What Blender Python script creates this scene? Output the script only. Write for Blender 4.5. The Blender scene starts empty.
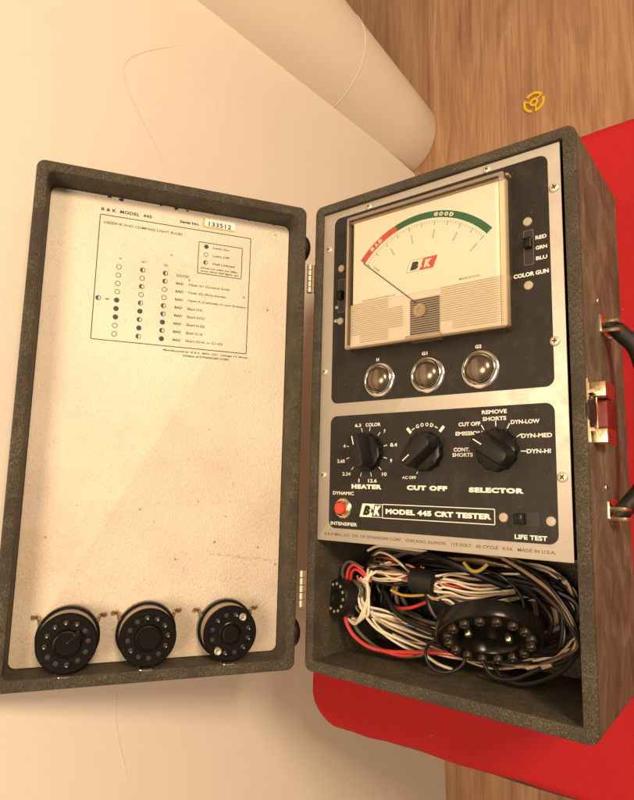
import bpy, bmesh, math, random
from mathutils import Matrix, Vector
S = bpy.context.scene
COL = S.collection
pi = math.pi
random.seed(7)

# ------------------------------------------------------------------ camera
cam_d = bpy.data.cameras.new("camera"); cam = bpy.data.objects.new("camera", cam_d); COL.objects.link(cam)
S.camera = cam
CR = ((0.790408, 0.023884, -0.612115), (0.066932, 0.98989, 0.125052), (0.608913, -0.139812, 0.780819))
cam.matrix_world = Matrix(((CR[0][0], CR[1][0], CR[2][0], 0.33731), (CR[0][1], CR[1][1], CR[2][1], 0.15711),
                           (CR[0][2], CR[1][2], CR[2][2], 0.42302), (0, 0, 0, 1)))
cam_d.sensor_fit = 'VERTICAL'; cam_d.sensor_height = 24; cam_d.lens = 24 * 597.9 / 800
cam_d.shift_y = 1.5 / 800
cam_d.clip_start = 0.01; cam_d.clip_end = 50

# ------------------------------------------------------------------ light of the room
w = bpy.data.worlds.new("World"); S.world = w; w.use_nodes = True
bg = w.node_tree.nodes["Background"]; bg.inputs[0].default_value = (1.0, 0.745, 0.52, 1); bg.inputs[1].default_value = 0.40

def area(name, loc, target, size, energy, color):
    d = bpy.data.lights.new(name, 'AREA'); d.shape = 'DISK'; d.size = size; d.energy = energy; d.color = color
    o = bpy.data.objects.new(name, d); COL.objects.link(o)
    o.location = loc
    o.rotation_euler = (Vector(target) - Vector(loc)).to_track_quat('-Z', 'Y').to_euler()
    return o
area("room_lamp", (1.20, 0.74, 0.90), (0.0, 0.24, 0.0), 0.36, 23, (1.0, 0.755, 0.50))
area("overhead_fill", (0.50, 0.05, 1.6), (0.0, 0.3, -0.2), 0.6, 18, (1.0, 0.755, 0.51))  # added overhead fill, softens the main lamp's shadows and brightens the wall

S.view_settings.view_transform = 'Standard'; S.view_settings.look = 'None'
S.view_settings.exposure = 0; S.view_settings.gamma = 1
S.render.engine = 'CYCLES'
S.cycles.transparent_max_bounces = 16

# ------------------------------------------------------------------ materials
def mat(name, col, rough=0.5, metal=0.0, spec=0.5, coat=0.0):
    m = bpy.data.materials.new(name); m.use_nodes = True
    b = m.node_tree.nodes["Principled BSDF"]
    b.inputs["Base Color"].default_value = (*col, 1); b.inputs["Roughness"].default_value = rough
    b.inputs["Metallic"].default_value = metal; b.inputs["Specular IOR Level"].default_value = spec
    b.inputs["Coat Weight"].default_value = coat
    return m
class NT:
    def __init__(s, m):
        s.m = m; s.t = m.node_tree; s.b = s.t.nodes["Principled BSDF"]
        s.tc = s.t.nodes.new("ShaderNodeTexCoord"); s.co = s.tc.outputs["Object"]
    def n(s, typ, **k):
        o = s.t.nodes.new(typ)
        for a, v in k.items():
            if a in o.inputs: o.inputs[a].default_value = v
            else: setattr(o, a, v)
        return o
    def l(s, a, b): s.t.links.new(a, b)
    def map(s, sc=(1, 1, 1), rot=(0, 0, 0), loc=(0, 0, 0)):
        o = s.n("ShaderNodeMapping"); o.inputs["Scale"].default_value = sc; o.inputs["Rotation"].default_value = rot
        o.inputs["Location"].default_value = loc
        s.l(s.co, o.inputs[0]); return o.outputs[0]
    def noise(s, scale, detail=3, rough=0.5, vec=None, dist=0):
        o = s.n("ShaderNodeTexNoise"); o.inputs["Scale"].default_value = scale; o.inputs["Detail"].default_value = detail
        o.inputs["Roughness"].default_value = rough; o.inputs["Distortion"].default_value = dist
        s.l(vec or s.co, o.inputs["Vector"]); return o.outputs["Fac"]
    def ramp(s, fac, stops):
        o = s.n("ShaderNodeValToRGB"); e = o.color_ramp.elements
        e[0].position, e[0].color = stops[0][0], (*stops[0][1], 1); e[1].position, e[1].color = stops[-1][0], (*stops[-1][1], 1)
        for p_, c_ in stops[1:-1]:
            q = e.new(p_); q.color = (*c_, 1)
        s.l(fac, o.inputs[0]); return o.outputs[0]
    def mix(s, fac, a, b, mode='MIX'):
        o = s.n("ShaderNodeMix", data_type='RGBA', blend_type=mode)
        for sock, v in ((o.inputs[0], fac), (o.inputs[6], a), (o.inputs[7], b)):
            if isinstance(v, (int, float)): sock.default_value = v
            elif isinstance(v, tuple): sock.default_value = (*v, 1)
            else: s.l(v, sock)
        return o.outputs[2]
    def math(s, op, a, b=0.0):
        o = s.n("ShaderNodeMath", operation=op)
        for i, v in ((0, a), (1, b)):
            if isinstance(v, (int, float)): o.inputs[i].default_value = v
            else: s.l(v, o.inputs[i])
        return o.outputs[0]
    def bump(s, h, strength=0.3, dist=0.001):
        o = s.n("ShaderNodeBump"); o.inputs["Strength"].default_value = strength; o.inputs["Distance"].default_value = dist
        s.l(h, o.inputs["Height"]); s.l(o.outputs[0], s.b.inputs["Normal"]); return o
    def color(s, c): s.l(c, s.b.inputs["Base Color"])
    def rough(s, c): s.l(c, s.b.inputs["Roughness"])

G3 = lambda v: (v, v, v)

def fabric(name, base, light, thread=(0.20, 0.17, 0.12)):
    m = mat(name, base, 0.62, spec=0.35); t = NT(m)
    a = t.noise(1700, 3, 0.6); bnoise = t.noise(45, 4, 0.6); c = t.noise(2200, 1, 0.5)
    st = t.noise(1.0, 2, 0.5, t.map((1900, 420, 1900)))
    st2 = t.noise(1.0, 2, 0.5, t.map((420, 1900, 1100)))
    col = t.mix(t.ramp(a, [(0.42, G3(0)), (0.62, G3(1))]), base, light)
    col = t.mix(t.ramp(st, [(0.52, G3(0)), (0.66, G3(0.8))]), col, thread)
    col = t.mix(t.ramp(st2, [(0.54, G3(0)), (0.68, G3(0.6))]), col, thread)
    col = t.mix(t.ramp(bnoise, [(0.3, G3(0.0)), (0.7, G3(0.55))]), col, tuple(x * 0.6 for x in base))
    vor = t.n("ShaderNodeTexVoronoi"); vor.inputs["Scale"].default_value = 130; t.l(t.co, vor.inputs["Vector"])
    pick = t.ramp(vor.outputs["Distance"], [(0.05, G3(1)), (0.1, G3(0))])
    sel = t.ramp(t.noise(60, 2), [(0.62, G3(0)), (0.66, G3(0.8))])
    col = t.mix(t.math('MULTIPLY', pick, sel), col, (0.33, 0.26, 0.17))
    geo = t.n("ShaderNodeNewGeometry")
    wear = t.math('MULTIPLY', t.ramp(geo.outputs["Pointiness"], [(0.53, G3(0)), (0.60, G3(1))]), t.ramp(t.noise(90, 4, 0.7), [(0.48, G3(0)), (0.62, G3(0.75))]))
    col = t.mix(wear, col, (0.26, 0.21, 0.14))
    grime = t.ramp(t.noise(22, 5, 0.7), [(0.50, G3(0)), (0.62, G3(0.6))]); col = t.mix(grime, col, tuple(x * 0.45 for x in light))
    t.color(col)
    t.bump(t.math('ADD', a, t.math('MULTIPLY', st, 0.8)), 0.9, 0.0009)
    return m
M_fab = fabric("tweed_covering", (0.026, 0.021, 0.014), (0.105, 0.086, 0.058))
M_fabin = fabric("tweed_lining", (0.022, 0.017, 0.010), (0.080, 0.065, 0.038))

# worn brownish leatherette on the outside of the case
M_side = mat("brown_leatherette", (0.20, 0.11, 0.07), 0.6, spec=0.2); t = NT(M_side)
n1 = t.noise(1.0, 5, 0.65, t.map((55, 24, 40)), 0.8); n2 = t.noise(420, 3, 0.6); n3 = t.noise(30, 4, 0.7)
c = t.ramp(n1, [(0.30, (0.062, 0.055, 0.037)), (0.5, (0.118, 0.104, 0.070)), (0.70, (0.215, 0.188, 0.128))])
c = t.mix(t.ramp(n2, [(0.4, G3(0)), (0.75, G3(0.45))]), c, (0.10, 0.07, 0.05))
t.color(c); t.bump(n2, 0.4, 0.0005); t.rough(t.ramp(n3, [(0.3, G3(0.5)), (0.7, G3(0.7))]))

# aluminium panel
M_alu = mat("satin_aluminium", (0.60, 0.56, 0.50), 0.42, 0.35, 0.5); t = NT(M_alu)
n1 = t.noise(1.0, 3, 0.6, t.map((50, 2500, 50))); n2 = t.noise(70, 4, 0.6)
t.color(t.mix(t.ramp(n1, [(0.3, G3(0)), (0.7, G3(0.6))]), (0.46, 0.42, 0.365), (0.385, 0.35, 0.305)))
t.rough(t.ramp(n2, [(0.3, G3(0.36)), (0.7, G3(0.5))])); t.bump(n1, 0.08, 0.0003)

M_blk = mat("black_panel_paint", (0.030, 0.027, 0.024), 0.42, spec=0.3); t = NT(M_blk)
n2 = t.noise(35, 5, 0.7); n3 = t.noise(900, 2); sp = t.noise(600, 1)
c = t.mix(t.ramp(n2, [(0.35, G3(0)), (0.75, G3(0.8))]), (0.015, 0.0135, 0.012), (0.024, 0.021, 0.018))
c = t.mix(t.ramp(sp, [(0.74, G3(0)), (0.78, G3(0.5))]), c, (0.2, 0.17, 0.13))
dust = t.ramp(t.noise(1.0, 5, 0.75, t.map((60, 35, 60))), [(0.52, G3(0)), (0.75, G3(0.45))]); c = t.mix(dust, c, (0.060, 0.050, 0.040))
t.color(c); t.rough(t.ramp(n2, [(0.3, G3(0.32)), (0.7, G3(0.55))])); t.bump(n3, 0.08, 0.0002)

M_print = mat("cream_silkscreen", (0.78, 0.76, 0.70), 0.5); t = NT(M_print)
t.color(t.mix(t.ramp(t.noise(700, 2), [(0.45, G3(0)), (0.75, G3(0.5))]), (0.78, 0.76, 0.70), (0.45, 0.42, 0.36)))
M_ink = mat("dark_ink", (0.030, 0.032, 0.042), 0.6)
M_ink2 = mat("grey_ink", (0.20, 0.17, 0.13), 0.6)
M_brownink = mat("brown_ink", (0.14, 0.10, 0.07), 0.6)

# lid lining board: cream leatherette paper with specks and stains
M_board = mat("cream_lining", (0.78, 0.70, 0.58), 0.45, spec=0.45); t = NT(M_board)
n1 = t.noise(9, 4, 0.55); n2 = t.noise(420, 3, 0.6)
crk = t.noise(1.0, 3, 0.7, t.map((900, 260, 500), (0, 0, 0.8)))
c = t.ramp(n1, [(0.28, (0.68, 0.575, 0.485)), (0.52, (0.76, 0.68, 0.57)), (0.75, (0.79, 0.735, 0.61))])
c = t.mix(t.ramp(crk, [(0.55, G3(0)), (0.8, G3(0.38))]), c, (0.52, 0.42, 0.31))
spk = t.n("ShaderNodeTexVoronoi"); spk.inputs["Scale"].default_value = 75; t.l(t.co, spk.inputs["Vector"])
pick = t.ramp(spk.outputs["Distance"], [(0.05, G3(1)), (0.11, G3(0))])
sel = t.ramp(t.noise(38, 3, 0.6), [(0.50, G3(0)), (0.58, G3(0.85))])
c = t.mix(t.math('MULTIPLY', pick, sel), c, (0.20, 0.13, 0.08))
spk2 = t.n("ShaderNodeTexVoronoi"); spk2.inputs["Scale"].default_value = 190; t.l(t.co, spk2.inputs["Vector"])
pick2 = t.ramp(spk2.outputs["Distance"], [(0.07, G3(1)), (0.16, G3(0))])
# more grime specks and a browner mottle towards the bottom of the board
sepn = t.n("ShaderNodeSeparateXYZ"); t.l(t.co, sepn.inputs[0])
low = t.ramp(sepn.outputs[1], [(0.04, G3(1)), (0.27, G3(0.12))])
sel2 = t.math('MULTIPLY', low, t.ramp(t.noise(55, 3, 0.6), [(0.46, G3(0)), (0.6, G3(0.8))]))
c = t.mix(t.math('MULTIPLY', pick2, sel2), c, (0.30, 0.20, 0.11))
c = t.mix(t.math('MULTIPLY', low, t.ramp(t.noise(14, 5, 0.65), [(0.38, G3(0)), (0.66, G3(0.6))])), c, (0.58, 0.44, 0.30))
spk3 = t.n("ShaderNodeTexVoronoi"); spk3.inputs["Scale"].default_value = 420; t.l(t.co, spk3.inputs["Vector"])
sel3 = t.ramp(t.noise(120, 3, 0.7), [(0.46, G3(0)), (0.57, G3(0.55))])
c = t.mix(t.math('MULTIPLY', t.ramp(spk3.outputs["Distance"], [(0.10, G3(1)), (0.28, G3(0))]), sel3), c, (0.36, 0.26, 0.17))
t.color(c); t.bump(t.math('ADD', n2, t.math('MULTIPLY', crk, 1.8)), 0.55, 0.0008)

M_red = mat("red_vinyl", (0.33, 0.007, 0.010), 0.6, spec=0.2); t = NT(M_red)
n1 = t.noise(1400, 3, 0.6); n2 = t.noise(10, 3)
lint = t.n("ShaderNodeTexVoronoi"); lint.inputs["Scale"].default_value = 90; t.l(t.co, lint.inputs["Vector"])
lp = t.math('MULTIPLY', t.ramp(lint.outputs["Distance"], [(0.03, G3(1)), (0.06, G3(0))]), t.ramp(t.noise(50, 2), [(0.55, G3(0)), (0.6, G3(0.7))]))
rc = t.mix(n2, (0.36, 0.008, 0.011), (0.46, 0.012, 0.017)); rc = t.mix(t.ramp(t.noise(500, 4, 0.7), [(0.45, G3(0)), (0.75, G3(0.5))]), rc, (0.26, 0.006, 0.008))
t.color(t.mix(lp, rc, (0.50, 0.30, 0.20))); t.bump(n1, 0.6, 0.0008)
M_stoolwood = mat("dark_stool_wood", (0.028, 0.016, 0.010), 0.45)
M_leg = mat("dark_steel_leg", (0.03, 0.028, 0.026), 0.4, 0.6)

M_wall = mat("cream_wall_paint", (0.80, 0.755, 0.67), 0.55, spec=0.3); t = NT(M_wall)
n1 = t.noise(2.5, 4, 0.5); n2 = t.noise(260, 3, 0.5)
c = t.mix(t.ramp(n1, [(0.35, G3(0)), (0.7, G3(1))]), (0.82, 0.77, 0.68), (0.79, 0.735, 0.65))
crv = t.noise(1.0, 2, 0.4, t.map((6, 3.0, 8.0), (0.5, 0, 0)), 1.2)
ln = t.ramp(crv, [(0.4955, G3(0)), (0.4985, G3(0.09)), (0.5015, G3(0))])
c = t.mix(ln, c, (0.55, 0.48, 0.36))
t.color(c); t.bump(n2, 0.12, 0.0008)
M_col = mat("cream_column_enamel", (0.80, 0.74, 0.63), 0.38, spec=0.5); t = NT(M_col)
t.color(t.mix(t.noise(5, 3), (0.81, 0.745, 0.63), (0.84, 0.775, 0.66)))
M_ring = mat("pale_seam", (0.80, 0.755, 0.67), 0.5)

# floor: laminate planks running along y
M_floor = mat("oak_laminate", (0.4, 0.24, 0.13), 0.34, spec=0.45); t = NT(M_floor)
sx = t.n("ShaderNodeSeparateXYZ"); t.l(t.co, sx.inputs[0])
br = t.n("ShaderNodeTexBrick"); br.offset = 0.37; br.inputs["Scale"].default_value = 1
br.inputs["Brick Width"].default_value = 5.0; br.inputs["Row Height"].default_value = 0.19
br.inputs["Mortar Size"].default_value = 0.0008; br.inputs["Mortar Smooth"].default_value = 0.3
br.inputs["Color1"].default_value = (0, 0, 0, 1); br.inputs["Color2"].default_value = (1, 1, 1, 1); br.inputs["Mortar"].default_value = (0.5, 0.5, 0.5, 1)
cmb = t.n("ShaderNodeCombineXYZ"); yo = t.math("ADD", sx.outputs[1], 0.42); t.l(yo, cmb.inputs[0]); t.l(sx.outputs[0], cmb.inputs[1]); t.l(cmb.outputs[0], br.inputs["Vector"])
off = t.n("ShaderNodeVectorMath", operation='SCALE'); t.l(br.outputs["Color"], off.inputs[0]); off.inputs["Scale"].default_value = 3.7
add = t.n("ShaderNodeVectorMath", operation='ADD'); t.l(t.map((22, 2.2, 1), loc=(3.3, 1.7, 0)), add.inputs[0]); t.l(off.outputs[0], add.inputs[1])
g1 = t.noise(1.0, 5, 0.6, add.outputs[0], 1.6)
add2 = t.n("ShaderNodeVectorMath", operation='ADD'); t.l(t.map((240, 7, 1)), add2.inputs[0]); t.l(off.outputs[0], add2.inputs[1])
g2 = t.noise(1.0, 4, 0.65, add2.outputs[0], 0.2)
c = t.ramp(g1, [(0.28, (0.23, 0.112, 0.060)), (0.40, (0.38, 0.205, 0.108)), (0.55, (0.48, 0.275, 0.150)), (0.72, (0.60, 0.375, 0.215))])
c = t.mix(t.ramp(g2, [(0.45, G3(0)), (0.62, G3(0.5))]), c, (0.25, 0.13, 0.07))
bw = t.n("ShaderNodeSeparateColor"); t.l(br.outputs["Color"], bw.inputs[0])
c = t.mix(t.math('MULTIPLY', bw.outputs[0], 0.30), c, (0.26, 0.13, 0.075))
c = t.mix(t.math('MULTIPLY', br.outputs["Fac"], 0.35), c, (0.12, 0.06, 0.035))
t.color(c); t.bump(g2, 0.08, 0.0006)

M_bake = mat("black_bakelite", (0.007, 0.006, 0.005), 0.22, spec=0.26); t = NT(M_bake)
t.rough(t.ramp(t.noise(200, 3), [(0.3, G3(0.16)), (0.7, G3(0.30))]))
M_bake2 = mat("dusty_bakelite", (0.010, 0.009, 0.008), 0.42, spec=0.3); t = NT(M_bake2)
t.color(t.mix(t.ramp(t.noise(350, 3), [(0.55, G3(0)), (0.8, G3(0.4))]), (0.009, 0.008, 0.007), (0.045, 0.036, 0.028)))
M_rub = mat("black_rubber", (0.012, 0.010, 0.009), 0.5)
M_rubred = mat("dark_rubber_foot", (0.014, 0.008, 0.008), 0.4)
M_chrome = mat("chrome", (0.75, 0.72, 0.67), 0.16, 1.0)
M_nickel = mat("aged_nickel", (0.70, 0.63, 0.48), 0.4, 0.6); t = NT(M_nickel)
t.rough(t.ramp(t.noise(300, 3), [(0.3, G3(0.22)), (0.7, G3(0.45))]))
M_brass = mat("worn_brass", (0.78, 0.62, 0.38), 0.24, 1.0); t = NT(M_brass)
t.color(t.mix(t.ramp(t.noise(160, 4, 0.7), [(0.5, G3(0)), (0.72, G3(0.7))]), (0.80, 0.66, 0.44), (0.30, 0.19, 0.09)))
M_hinge = mat("copper_hinge", (0.60, 0.47, 0.34), 0.38, 0.8)
M_tin = mat("brown_clip", (0.36, 0.25, 0.15), 0.35, 0.8)
M_alucap = mat("rivet_face", (0.43, 0.37, 0.29), 0.45, 0.3)
M_tan = mat("tan_phenolic", (0.36, 0.25, 0.17), 0.55)
M_tan2 = mat("dark_groove", (0.16, 0.11, 0.07), 0.5)
M_gun = mat("dark_slot", (0.02, 0.016, 0.012), 0.5)
M_redplastic = mat("red_push_button", (0.72, 0.05, 0.02), 0.35, spec=0.5, coat=0.3)
M_dial = mat("cream_dial_card", (0.90, 0.88, 0.74), 0.55)
M_dial2 = mat("cream_lower_card", (0.86, 0.80, 0.66), 0.5)
M_dialred = mat("dial_red", (0.66, 0.09, 0.05), 0.55)
M_dialgreen = mat("dial_green", (0.02, 0.14, 0.045), 0.55)
M_white = mat("white_print", (0.8, 0.77, 0.68), 0.5)
M_lens = mat("smoky_lamp_lens", (0.175, 0.135, 0.098), 0.25, 0.85, 0.6, 0.5)
M_lens.node_tree.nodes["Principled BSDF"].inputs["Transmission Weight"].default_value = 0.0
M_creamplastic = mat("cream_disc", (0.62, 0.48, 0.30), 0.45); t = NT(M_creamplastic)
t.color(t.mix(t.noise(500, 3), (0.66, 0.54, 0.36), (0.36, 0.24, 0.12)))
M_blockblue = mat("dark_blue_stripe", (0.035, 0.032, 0.075), 0.4)
M_blocktan = mat("tan_stripe", (0.52, 0.40, 0.25), 0.45)
M_yellow = mat("yellow_adapter_plastic", (0.80, 0.50, 0.02), 0.4)
M_sticker = mat("white_sticker", (0.80, 0.78, 0.72), 0.5)
M_orange = mat("orange_stain", (0.62, 0.33, 0.08), 0.6)
M_redpaint = mat("red_latch_strap", (0.15, 0.012, 0.012), 0.45)

def thin_clear(name, tint, alpha_gloss=1.0, rough=0.04, solid=0.0, solidcol=(0.6, 0.5, 0.4)):
    """clear thin plastic: lets light straight through, reflects by Fresnel, a little milky body"""
    m = bpy.data.materials.new(name); m.use_nodes = True; nt = m.node_tree; nt.nodes.clear()
    out = nt.nodes.new("ShaderNodeOutputMaterial"); tr = nt.nodes.new("ShaderNodeBsdfTransparent"); tr.inputs[0].default_value = (*tint, 1)
    gl = nt.nodes.new("ShaderNodeBsdfGlossy"); gl.inputs["Roughness"].default_value = rough
    df = nt.nodes.new("ShaderNodeBsdfDiffuse"); df.inputs[0].default_value = (*solidcol, 1)
    fr = nt.nodes.new("ShaderNodeFresnel"); fr.inputs[0].default_value = 1.38
    m1 = nt.nodes.new("ShaderNodeMixShader"); m1.inputs[0].default_value = solid
    nt.links.new(tr.outputs[0], m1.inputs[1]); nt.links.new(df.outputs[0], m1.inputs[2])
    m2 = nt.nodes.new("ShaderNodeMixShader"); nt.links.new(fr.outputs[0], m2.inputs[0])
    nt.links.new(m1.outputs[0], m2.inputs[1]); nt.links.new(gl.outputs[0], m2.inputs[2]); nt.links.new(m2.outputs[0], out.inputs[0])
    return m
M_clear = thin_clear("clear_acrylic", (0.99, 0.985, 0.97))
M_edge = thin_clear("acrylic_edge", (0.93, 0.88, 0.80), rough=0.12, solid=0.12, solidcol=(0.42, 0.32, 0.22))
M_edge2 = thin_clear("acrylic_bright_edge", (0.90, 0.84, 0.74), rough=0.08, solid=0.25, solidcol=(0.78, 0.66, 0.48))
M_meterbase = mat("meter_base_tan", (0.40, 0.30, 0.20), 0.5)
M_ridge = thin_clear("ridged_acrylic", (0.86, 0.80, 0.68), rough=0.15, solid=0.06, solidcol=(0.60, 0.47, 0.33))

# ------------------------------------------------------------------ mesh helpers
I4 = Matrix.Identity(4)
WORLD = {}
def empty(name, loc):
    o = bpy.data.objects.new(name, None); COL.objects.link(o); o.location = loc; o.empty_display_size = 0.02
    WORLD[o.name] = Matrix.Translation(loc); return o
def obj(name, bm, mats, parent=None, origin=None, smooth=True):
    """link ONE mesh object; the bmesh is in world coordinates"""
    me = bpy.data.meshes.new(name)
    if not isinstance(mats, (list, tuple)): mats = [mats]
    bb = [v.co for v in bm.verts]
    if origin is None:
        origin = Vector((sum(v.x for v in bb), sum(v.y for v in bb), sum(v.z for v in bb))) / max(1, len(bb))
    origin = Vector(origin)
    bmesh.ops.translate(bm, verts=bm.verts, vec=-origin)
    if smooth:
        for f in bm.faces: f.smooth = True
        for e in bm.edges:
            if len(e.link_faces) == 2 and e.calc_face_angle(0) > math.radians(32): e.smooth = False
    bm.to_mesh(me); bm.free()
    for m in mats: me.materials.append(m)
    o = bpy.data.objects.new(name, me); COL.objects.link(o)
    WM = Matrix.Translation(origin); WORLD[o.name] = WM
    if parent is not None:
        o.parent = parent; o.location = (WORLD[parent.name].inverted() @ WM).translation
    else: o.location = origin
    return o
def tag(o, label=None, cat=None, group=None, kind=None):
    if label: o["label"] = label
    if cat: o["category"] = cat
    if group: o["group"] = group
    if kind: o["kind"] = kind
    return o
def NB(): return bmesh.new()
def addv(bm, pts, M): return [bm.verts.new(M @ Vector(p)) for p in pts]
def face(bm, vs, mi=0):
    f = bm.faces.new(vs); f.material_index = mi; return f
def bridge(bm, a, b, mi=0):
    n = len(a)
    for i in range(n): face(bm, (a[i], a[(i + 1) % n], b[(i + 1) % n], b[i]), mi)
def rr(x0, y0, x1, y1, r, seg=6):
    pts = []
    r = max(r, 1e-5)
    for cx, cy, a0 in ((x1 - r, y0 + r, -90), (x1 - r, y1 - r, 0), (x0 + r, y1 - r, 90), (x0 + r, y0 + r, 180)):
        for k in range(seg + 1):
            a = math.radians(a0 + 90 * k / seg); pts.append((cx + r * math.cos(a), cy + r * math.sin(a)))
    return pts
def plate(bm, x0, y0, x1, y1, r, z0, z1, M=I4, bev=0.0, seg=6, mi=0, mt=None):
    mt = mi if mt is None else mt
    a = addv(bm, [(x, y, z0) for x, y in rr(x0, y0, x1, y1, r, seg)], M)
    face(bm, a[::-1], mi)
    b = addv(bm, [(x, y, z1 - bev) for x, y in rr(x0, y0, x1, y1, r, seg)], M); bridge(bm, a, b, mi)
    if bev:
        for k in (0.3, 1.0):
            i = bev * (1 - math.cos(k * pi / 2)); h = bev * math.sin(k * pi / 2)
            c_ = addv(bm, [(x, y, z1 - bev + h) for x, y in rr(x0 + i, y0 + i, x1 - i, y1 - i, max(r - i, 1e-5), seg)], M)
            bridge(bm, b, c_, mt); b = c_
    face(bm, b, mt)
def lathe(bm, prof, M=I4, seg=32, mi=0, cap0=True, cap1=True):
    """prof: list of (r, z) from bottom to top"""
    prev = None
    for r, z in prof:
        ring = addv(bm, [(r * math.cos(2 * pi * k / seg), r * math.sin(2 * pi * k / seg), z) for k in range(seg)], M)
        if prev: bridge(bm, prev, ring, mi)
        elif cap0: face(bm, ring[::-1], mi)
        prev = ring
    if cap1: face(bm, prev, mi)
def T(x, y, z): return Matrix.Translation((x, y, z))
def RZ(a): return Matrix.Rotation(a, 4, 'Z')
def dome(r, h, z, n=6): return [(r * math.cos(k / n * pi / 2), z + h * math.sin(k / n * pi / 2)) for k in range(n)] + [(r * 0.02, z + h)]
def catmull(P, n=8, closed=False):
    P = [Vector(p) for p in P]; out = []; N = len(P)
    rng = range(N) if closed else range(N - 1)
    for i in rng:
        if closed: a, b, c_, d = P[(i - 1) % N], P[i], P[(i + 1) % N], P[(i + 2) % N]
        else: a, b, c_, d = P[max(i - 1, 0)], P[i], P[i + 1], P[min(i + 2, N - 1)]
        for k in range(n):
            u = k / n
            out.append(0.5 * ((2 * b) + (c_ - a) * u + (2 * a - 5 * b + 4 * c_ - d) * u * u + (3 * b - a - 3 * c_ + d) * u ** 3))
    if not closed: out.append(P[-1])
    return out
def tube(bm, pts, r, seg=8, closed=False, mi=0, M=I4):
    pts = [Vector(p) for p in pts]; N = len(pts); rings = []
    up = Vector((0, 0, 1)); prev_n = None
    for i in range(N):
        if closed: d = pts[(i + 1) % N] - pts[(i - 1) % N]
        else: d = pts[min(i + 1, N - 1)] - pts[max(i - 1, 0)]
        d = d.normalized() if d.length > 1e-9 else Vector((1, 0, 0))
        if prev_n is None:
            n_ = d.cross(up)
            if n_.length < 0.1: n_ = d.cross(Vector((1, 0, 0)))
        else: n_ = prev_n - d * prev_n.dot(d)
        n_.normalize(); prev_n = n_; b_ = d.cross(n_)
        rings.append(addv(bm, [pts[i] + r * (math.cos(2 * pi * k / seg) * n_ + math.sin(2 * pi * k / seg) * b_) for k in range(seg)], M))
    for i in range(N - 1): bridge(bm, rings[i], rings[i + 1], mi)
    if closed: bridge(bm, rings[-1], rings[0], mi)
    else: face(bm, rings[0][::-1], mi); face(bm, rings[-1], mi)
def line(bm, x0, y0, x1, y1, wd, z, M=I4, mi=0):
    d = Vector((x1 - x0, y1 - y0)); n_ = Vector((-d.y, d.x)).normalized() * wd / 2
    vs = addv(bm, [(x0 + n_.x, y0 + n_.y, z), (x0 - n_.x, y0 - n_.y, z), (x1 - n_.x, y1 - n_.y, z), (x1 + n_.x, y1 + n_.y, z)], M)
    face(bm, vs, mi)
def rect_outline(bm, x0, y0, x1, y1, wd, z, M=I4, mi=0):
    line(bm, x0, y0, x1, y0, wd, z, M, mi); line(bm, x0, y1, x1, y1, wd, z, M, mi)
    line(bm, x0, y0 + wd / 2, x0, y1 - wd / 2, wd, z, M, mi); line(bm, x1, y0 + wd / 2, x1, y1 - wd / 2, wd, z, M, mi)
def quad(bm, pts, z, M=I4, mi=0): face(bm, addv(bm, [(x, y, z) for x, y in pts], M), mi)
def ringflat(bm, cx, cy, r0, r1, z, M=I4, mi=0, a0=0, a1=2 * pi, seg=28):
    full = abs(a1 - a0 - 2 * pi) < 1e-6; n = seg if full else seg + 1
    ang = [a0 + (a1 - a0) * k / seg for k in range(n)]
    o_ = addv(bm, [(cx + r1 * math.cos(a), cy + r1 * math.sin(a), z) for a in ang], M)
    if r0 <= 0: face(bm, o_, mi); return
    i_ = addv(bm, [(cx + r0 * math.cos(a), cy + r0 * math.sin(a), z) for a in ang], M)
    m_ = n if full else n - 1
    for k in range(m_): face(bm, (i_[k], o_[k], o_[(k + 1) % n], i_[(k + 1) % n]), mi)

_font_cache = {}
def glyphs(s, bold=0.0, shear=0.0, space=1.0):
    key = (s, bold, shear, space)
    if key in _font_cache: return _font_cache[key]
    cu = bpy.data.curves.new("lettering", 'FONT'); cu.body = s; cu.size = 1; cu.offset = bold; cu.shear = shear
    cu.space_character = space; cu.resolution_u = 3; cu.fill_mode = 'FRONT'
    o = bpy.data.objects.new("lettering", cu); COL.objects.link(o)
    dg = bpy.context.evaluated_depsgraph_get(); dg.update()
    me = bpy.data.meshes.new_from_object(o.evaluated_get(dg))
    V = [tuple(v.co) for v in me.vertices]; F = [tuple(p.vertices) for p in me.polygons]
    bpy.data.meshes.remove(me); bpy.data.objects.remove(o); bpy.data.curves.remove(cu)
    _font_cache[key] = (V, F); return V, F
def text(bm, s, cx, cy, wd, ht, z, M=I4, mi=0, rot=0.0, bold=0.02, shear=0.0, space=1.0):
    V, F = glyphs(s, bold, shear, space)
    if not V: return
    x0 = min(v[0] for v in V); x1 = max(v[0] for v in V); y0 = min(v[1] for v in V); y1 = max(v[1] for v in V)
    sx_ = wd / (x1 - x0) if wd else ht / (y1 - y0); sy_ = ht / (y1 - y0)
    A = M @ T(cx, cy, z) @ RZ(rot)
    vs = [bm.verts.new(A @ Vector(((v[0] - (x0 + x1) / 2) * sx_, (v[1] - (y0 + y1) / 2) * sy_, 0))) for v in V]
    for f in F:
        try: face(bm, [vs[i] for i in f], mi)
        except ValueError: pass

# ================================================================== SETTING
FZ = -0.6
bm = NB(); plate(bm, -1.2, -2.5, 3.5, 4.5, 0.001, FZ - 0.05, FZ); tag(obj("floor", bm, M_floor, origin=(0, 0, FZ), smooth=False), kind="structure")
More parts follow.
